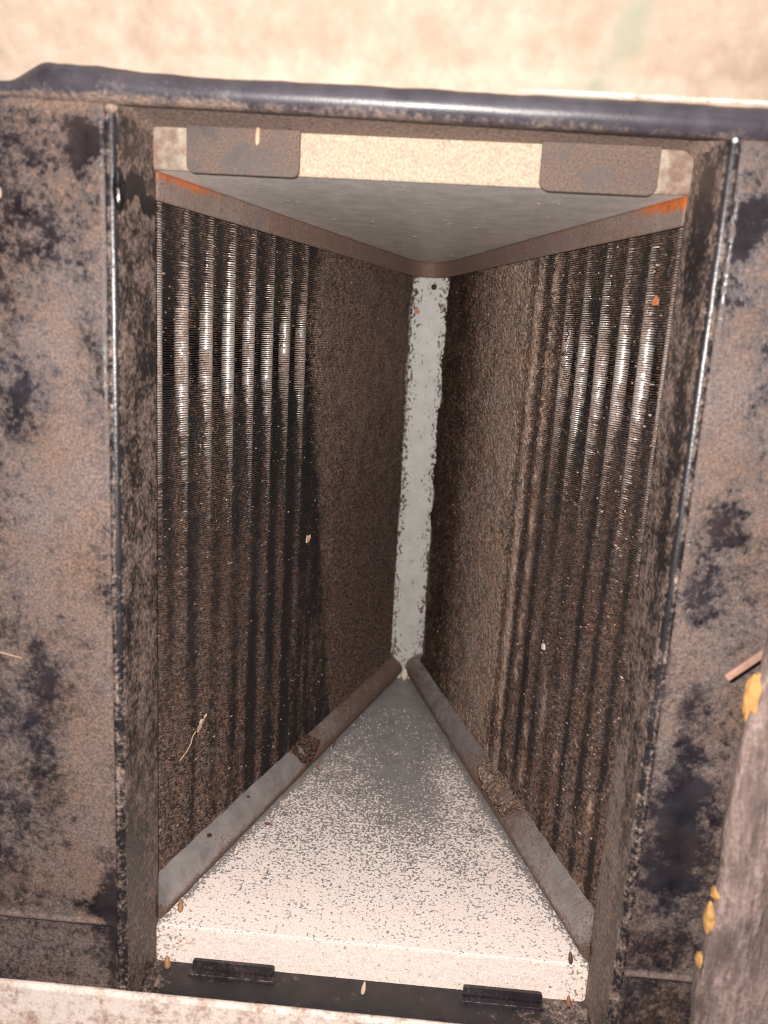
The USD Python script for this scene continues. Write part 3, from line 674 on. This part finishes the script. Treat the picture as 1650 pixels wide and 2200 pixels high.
board = thing('insulation_board', 'torn weathered fibre board with yellow core at the right edge', 'board')
edge_pts = np.array([[0.1835, 0.300], [0.1803, 0.2749], [0.1763, 0.2356], [0.1751, 0.205], [0.1742, 0.1789], [0.1757, 0.1467], [0.1752, 0.120], [0.1738, 0.0989], [0.1722, 0.088], [0.1718, 0.075], [0.1740, 0.0612], [0.1735, 0.03], [0.174, -0.05]])[::-1]
zs = np.linspace(-0.05, 0.30, 220)
ex = np.interp(zs, edge_pts[:, 1], edge_pts[:, 0]) + 0.0011 * (fbm(np.stack([zs * 110, zs * 0, zs * 0], -1), 4, 103) - 0.5)
us = np.linspace(0, 1, 60)
Fg = np.zeros((len(us), len(zs), 3))
for i, u in enumerate(us):
    x = ex + (0.30 - ex) * u
    y = -0.110 - 0.006 * (1 - (1 - min(1, u * 6)) ** 2) - 0.0050 * (fbm(np.stack([x * 150, zs * 14, zs * 0], -1), 4, 104) - 0.5)
    Fg[i] = np.stack([x, y, zs], 1)
Bg = Fg.copy(); Bg[..., 1] = -0.1035; Bg[..., 0] += 0.001
v, f = shell(Fg, Bg)
obj('facing', (v, f), M['board'], board, smooth=True)
for cx, cz, rx, rz, sd in ((0.1795, 0.2490, 0.0052, 0.0135, 1), (0.1765, 0.139, 0.0026, 0.0035, 2), (0.1752, 0.1235, 0.0030, 0.0090, 3), (0.1735, 0.098, 0.0022, 0.004, 4)):
    b = trimesh.creation.icosphere(3, 1.0)
    nn = fbm(b.vertices * 2.2 + sd * 7, 3, 105)
    b.vertices = b.vertices * (0.72 + 0.55 * nn)[:, None] * (rx, 0.004, rz) + (cx, -0.1065, cz)
    obj('yellow_core', b, M['foam'], board, smooth=True)

# ---------------------------------------------------------------- small things
def husk(label, p, axis, L, r, mat, cat='husk', group=None):
    axis = np.array(axis, float); axis /= np.linalg.norm(axis)
    u = np.linspace(0, 1, 14)
    rad = r * np.sqrt(np.clip(np.sin(np.pi * (0.04 + 0.92 * u)), 0.02, 1)) * (1.1 - 0.5 * u) * (1 + 0.06 * np.sin(u * 40))
    pts = np.asarray(p) + axis * ((u - 0.5) * L)[:, None]
    ob = obj('insect_husk', tube(pts, rad, 10), mat, None, smooth=True)
    return tag(ob, label, cat, group)
husk('brown oval husk on the floor plate beside the left rolled flange', (-0.1449, 0.0105, 0.0032), (-0.1, 0.5, 0.75), 0.0085, 0.0021, M['husk'])
husk('brown tapered husk stuck on the dark ledge at its left end', (-0.1476, -0.0105, -0.0262), (-0.15, 0.25, 0.95), 0.0098, 0.0026, M['husk'])
husk('pale ringed husk in the middle of the dark bottom ledge', (-0.0080, -0.0160, -0.0262), (0.1, 0.4, 0.7), 0.0085, 0.0018, M['palehusk'])
husk('dark brown husk on the right front corner of the floor plate', (0.1325, -0.0038, 0.0035), (-0.1, 0.25, 0.9), 0.0085, 0.0018, M['darkhusk'])
husk('reddish husk with a white tip hanging below the right floor corner', (0.1335, -0.0095, -0.0275), (-0.1, 0.1, 0.95), 0.0105, 0.0022, M['husk'])
husk('slim pale husk hanging on the left hanging tab', (-0.0955, -0.0125, 0.5185), (0.05, 0.0, 1.0), 0.0115, 0.0016, M['palehusk'])
husk('rounded pale seed stuck on the far left frame face', (-0.2183, -0.0635, 0.4735), (0.2, 0, 1), 0.007, 0.0032, M['palehusk'], 'seed')
husk('reddish sliver standing below the left rolled flange', (-0.0645, 0.2572, 0.0045), (0.1, 0.1, 1), 0.013, 0.0011, M['darkhusk'], 'sliver')
husk('small pale sliver nearer the front below the left rolled flange', (-0.0745, 0.2148, 0.0040), (0.15, 0, 1), 0.010, 0.0009, M['husk'], 'sliver')
husk('rust red sliver lying against the right rolled flange', (0.0560, 0.2712, 0.0038), (-0.5, 0.3, 1), 0.011, 0.0012, M['darkhusk'], 'sliver')

def curl(name, label, cat, pts, rad, mat):
    return tag(obj(name, tube(np.array(pts), rad, 8), mat, None, smooth=True), label, cat)
curl('curled_scrap', 'small dark curled scrap on the floor plate left of the middle', 'scrap', [(-0.107, 0.121, 0.001), (-0.105, 0.1185, 0.0022), (-0.1025, 0.1190, 0.0022), (-0.0995, 0.1182, 0.0012)], [0.0005, 0.0012, 0.0010, 0.0004], M['darkhusk'])
curl('straw', 'pale bent straw on the left frame face', 'straw', [(-0.232, -0.063, 0.2225), (-0.224, -0.0635, 0.2212), (-0.2155, -0.0625, 0.2190)], [0.0005, 0.0006, 0.0003], M['straw'])
bk = trimesh.creation.icosphere(3, 1.0)
bk.vertices = bk.vertices * (0.55 + 0.9 * fbm(bk.vertices * 3, 4, 110))[:, None] * (0.0075, 0.006, 0.017) + (-0.2420, -0.064, 0.0915)
tag(obj('bark_flake', bk, M['bark'], None, smooth=True), 'black ragged bark flake at the far left edge', 'bark')
a_, b_ = np.array([0.1722, -0.086, 0.2494]), np.array([0.1935, -0.086, 0.2690])
cp = trimesh.creation.icosphere(3, 1.0)
cp.vertices = cp.vertices * (0.6 + 0.7 * fbm(cp.vertices * 2.5 + 4, 4, 111))[:, None] * (0.014, 0.007, 0.010) + (-0.238, -0.082, -0.0425)
tag(obj('wood_chip', cp, M['husk'], None, smooth=True), 'rusty brown wood chip in the bottom left corner', 'wood chip')
st = hull_box(-0.0140, 0.0155, -0.0012, 0.0012, -0.0019, 0.0019, 0.0008)
st.apply_transform(trimesh.transformations.rotation_matrix(-math.atan2(b_[2] - a_[2], b_[0] - a_[0]), [0, 1, 0])); st.apply_translation((a_ + b_) / 2)
tag(obj('splinter', st, M['stick'], None), 'flat pinkish splinter poking out above the torn board', 'splinter')

def flake(name, label, cat, poly, place, thick, mat, bend=0.0):
    mm = trimesh.creation.extrude_polygon(Polygon(poly), thick, engine='earcut')
    mm.vertices[:, :2] *= 0.72
    mm = mm.subdivide()
    mm.vertices[:, 2] += bend * (fbm(mm.vertices * 300, 2, 7) - 0.5)
    vv = place(mm.vertices[:, 0], mm.vertices[:, 1], mm.vertices[:, 2])
    mm = trimesh.Trimesh(vv, mm.faces, process=False)
    return tag(obj(name, mm, mat, None, smooth=False), label, cat)
def on_left(s0, z0, a=0.0, n0=0.0):
    def put(x, y, t):
        c, s_ = math.cos(a), math.sin(a)
        p = on(LO, LS, LN, s0 + c * x - s_ * y, NF + 0.0016 + n0 + t, 0); p[:, 2] = z0 + s_ * x + c * y
        return p
    return put
def on_right(s0, z0, a=0.0):
    def put(x, y, t):
        c, s_ = math.cos(a), math.sin(a)
        p = on(RO, RS, RN, s0 + c * x - s_ * y, NF + 0.0016 + t, 0); p[:, 2] = z0 + s_ * x + c * y
        return p
    return put
flake('leaf_scrap', 'pale torn leaf scrap caught low on the left fins', 'leaf', [(-0.009, -0.003), (-0.002, -0.0035), (0.003, -0.001), (0.010, -0.0002), (0.012, 0.0018), (0.006, 0.002), (0.003, 0.0042), (-0.002, 0.002), (-0.006, 0.0024)], on_left(0.053, 0.1260, 0.62), 0.0003, M['leaf'], 0.003)
curl('leaf_stalk', 'thin dry stalk below the pale leaf scrap on the left fins', 'stalk', on_left(0, 0)(np.array([0.026, 0.033, 0.039, 0.041, 0.045]), np.array([0.110, 0.1135, 0.117, 0.1215, 0.124]), np.array([0.001, 0.0015, 0.001, 0.001, 0.001])), 0.0005, M['straw'])
flake('fluff_tuft', 'pale tuft of fluff in the middle of the left coil face', 'fluff', [(-0.006, -0.003), (0.0, -0.005), (0.006, -0.001), (0.004, 0.004), (0.0, 0.002), (-0.003, 0.006)], on_left(0.2175, 0.2330, 0.2), 0.0008, M['palehusk'], 0.003)
flake('orange_chip', 'orange chip stuck high on the right coil fins', 'chip', [(-0.004, -0.003), (0.0035, -0.0035), (0.0045, 0.001), (0.0, 0.005), (-0.004, 0.0015)], on_right(0.0215, 0.4430), 0.0008, M['chip'])
flake('orange_chip', 'orange chip on the left edge of the pale apex strip', 'chip', [(-0.004, -0.004), (0.003, -0.0045), (0.0045, 0.0), (-0.001, 0.002), (-0.001, 0.006), (-0.004, 0.006)],
      lambda x, y, t: np.stack([-0.0120 + x, 0.4425 - t, 0.4470 + y], 1), 0.0008, M['chip'])
flake('white_pellet', 'small white pellet on the lower right coil fins', 'pellet', [(-0.003, -0.002), (0.002, -0.0028), (0.003, 0.001), (0.001, 0.004), (-0.002, 0.003)], on_right(0.1193, 0.1830), 0.0018, M['white'])
u = np.linspace(0, 1, 40)
lp = on_right(0, 0)(0.098 + 0.011 * np.cos(u * 3.6 + 0.3) - 0.004 * u, 0.2985 + 0.008 * np.sin(u * 3.6 + 0.3) - 0.004 * u, 0.0006 + 0.0006 * np.sin(u * 20))
tag(obj('lint_curl', tube(lp, 0.0004 + 0.0009 * fbm(np.stack([u * 14, u * 0, u * 0], -1), 3, 130), 8), M['mat'], None, smooth=True, dust=np.full(40 * 8 + 2, -0.05)), 'curled brown lint roll midway up the right coil', 'lint')

pl_ = trimesh.creation.icosphere(2, 1.0); pl_.vertices = pl_.vertices * (0.6 + 0.8 * fbm(pl_.vertices * 2, 3, 140))[:, None] * (0.0042, 0.003, 0.0075) + (0.0015, 0.4395, 0.0075)
tag(obj('putty_lump', pl_, M['grit'], None, smooth=True), 'small cream lump at the foot of the pale apex strip', 'lump')
# sealant drip on the left front edge
u = np.linspace(0, 1, 20)
pts = np.stack([-0.1556 + 0.0004 * u, np.full(20, -0.0615), 0.4885 - 0.0225 * u], 1)
rad = 0.0006 + 0.0024 * np.sin(np.pi * np.clip(u * 1.05, 0, 1)) ** 0.7
tag(obj('sealant_drip', tube(pts, rad, 14), M['tar'], None, smooth=True), 'glossy black sealant drip on the left front edge of the frame', 'drip')
bd = trimesh.creation.icosphere(2, 0.0013); bd.apply_translation((0.1474, -0.0612, 0.5140))  # pale ball stands in for the bright glint on the corner
tag(obj('glint_bead', bd, M['bead'], None, smooth=True), 'tiny pale bead painted as a bright glint at the top right corner of the frame', 'bead')

# loose grit on the floor plate
gr = []
for _ in range(1500):
    y = 0.36 * rng.random() ** 1.4; x0 = -0.1567 + 0.1567 * y / 0.4775 + 0.004; x1 = 0.1444 - 0.1444 * y / 0.4775 - 0.004
    x = rng.uniform(x0, x1); r = 0.00025 + 0.0006 * rng.random() ** 3
    ic = trimesh.creation.icosphere(0, r); ic.vertices = ic.vertices * rng.uniform(0.6, 1.4, 3) + (x, y, 0.0002)
    gr.append(ic)
tag(obj('grit', trimesh.util.concatenate(gr), M['grit'], None, smooth=False), 'loose cream grit scattered over the grey floor plate', 'grit', kind='stuff')
# clump of torn dust on the right rolled flange, and on the left one
for o, s, n, s0, L, hz, lab in ((RO, RS, RN, 0.165, 0.075, 0.033, 'pale felted dust clump hanging over the right rolled flange'), (LO, LS, LN, 0.215, 0.035, 0.029, 'brown dust clump on the top of the left rolled flange')):
    ss = np.linspace(-0.5, 0.5, 60); uu = np.linspace(0, 1, 22)
    SS, UU = np.meshgrid(ss, uu, indexing='ij')
    env = np.sqrt(np.clip(1 - (2 * SS) ** 2, 0, 1)) * (0.35 + 1.1 * fbm(np.stack([SS * 9, UU * 2, SS * 0 + s0 * 31], -1), 4, 119))
    rg = fbm(np.stack([SS * 14, UU * 3, SS * 0 + s0 * 50], -1), 4, 120)
    nn = -0.008 + 0.0185 * UU + 0.0055 * (rg - 0.45) * env + 0.0022 * (fbm(np.stack([SS * 60, UU * 14, SS * 0], -1), 3, 122) - 0.6)
    zz = hz + 0.0045 - (0.015 * UU ** 1.5) * env * (0.6 + 0.9 * fbm(np.stack([SS * 22, SS * 0, SS * 0 + s0 * 9], -1), 3, 121)) - 0.002 * UU
    Fg = on(o, s, n, s0 + SS * L, nn, 0); Fg[..., 2] = zz
    Bg = on(o, s, n, s0 + SS * L, nn - 0.003, 0); Bg[..., 2] = zz - 0.001
    v, f = shell(Fg, Bg)
    tag(obj('dust_clump', (v, f), M['mat'], None, smooth=True, dust=np.full(len(v), 0.10 if n is RN else -0.12)), lab, 'dust')
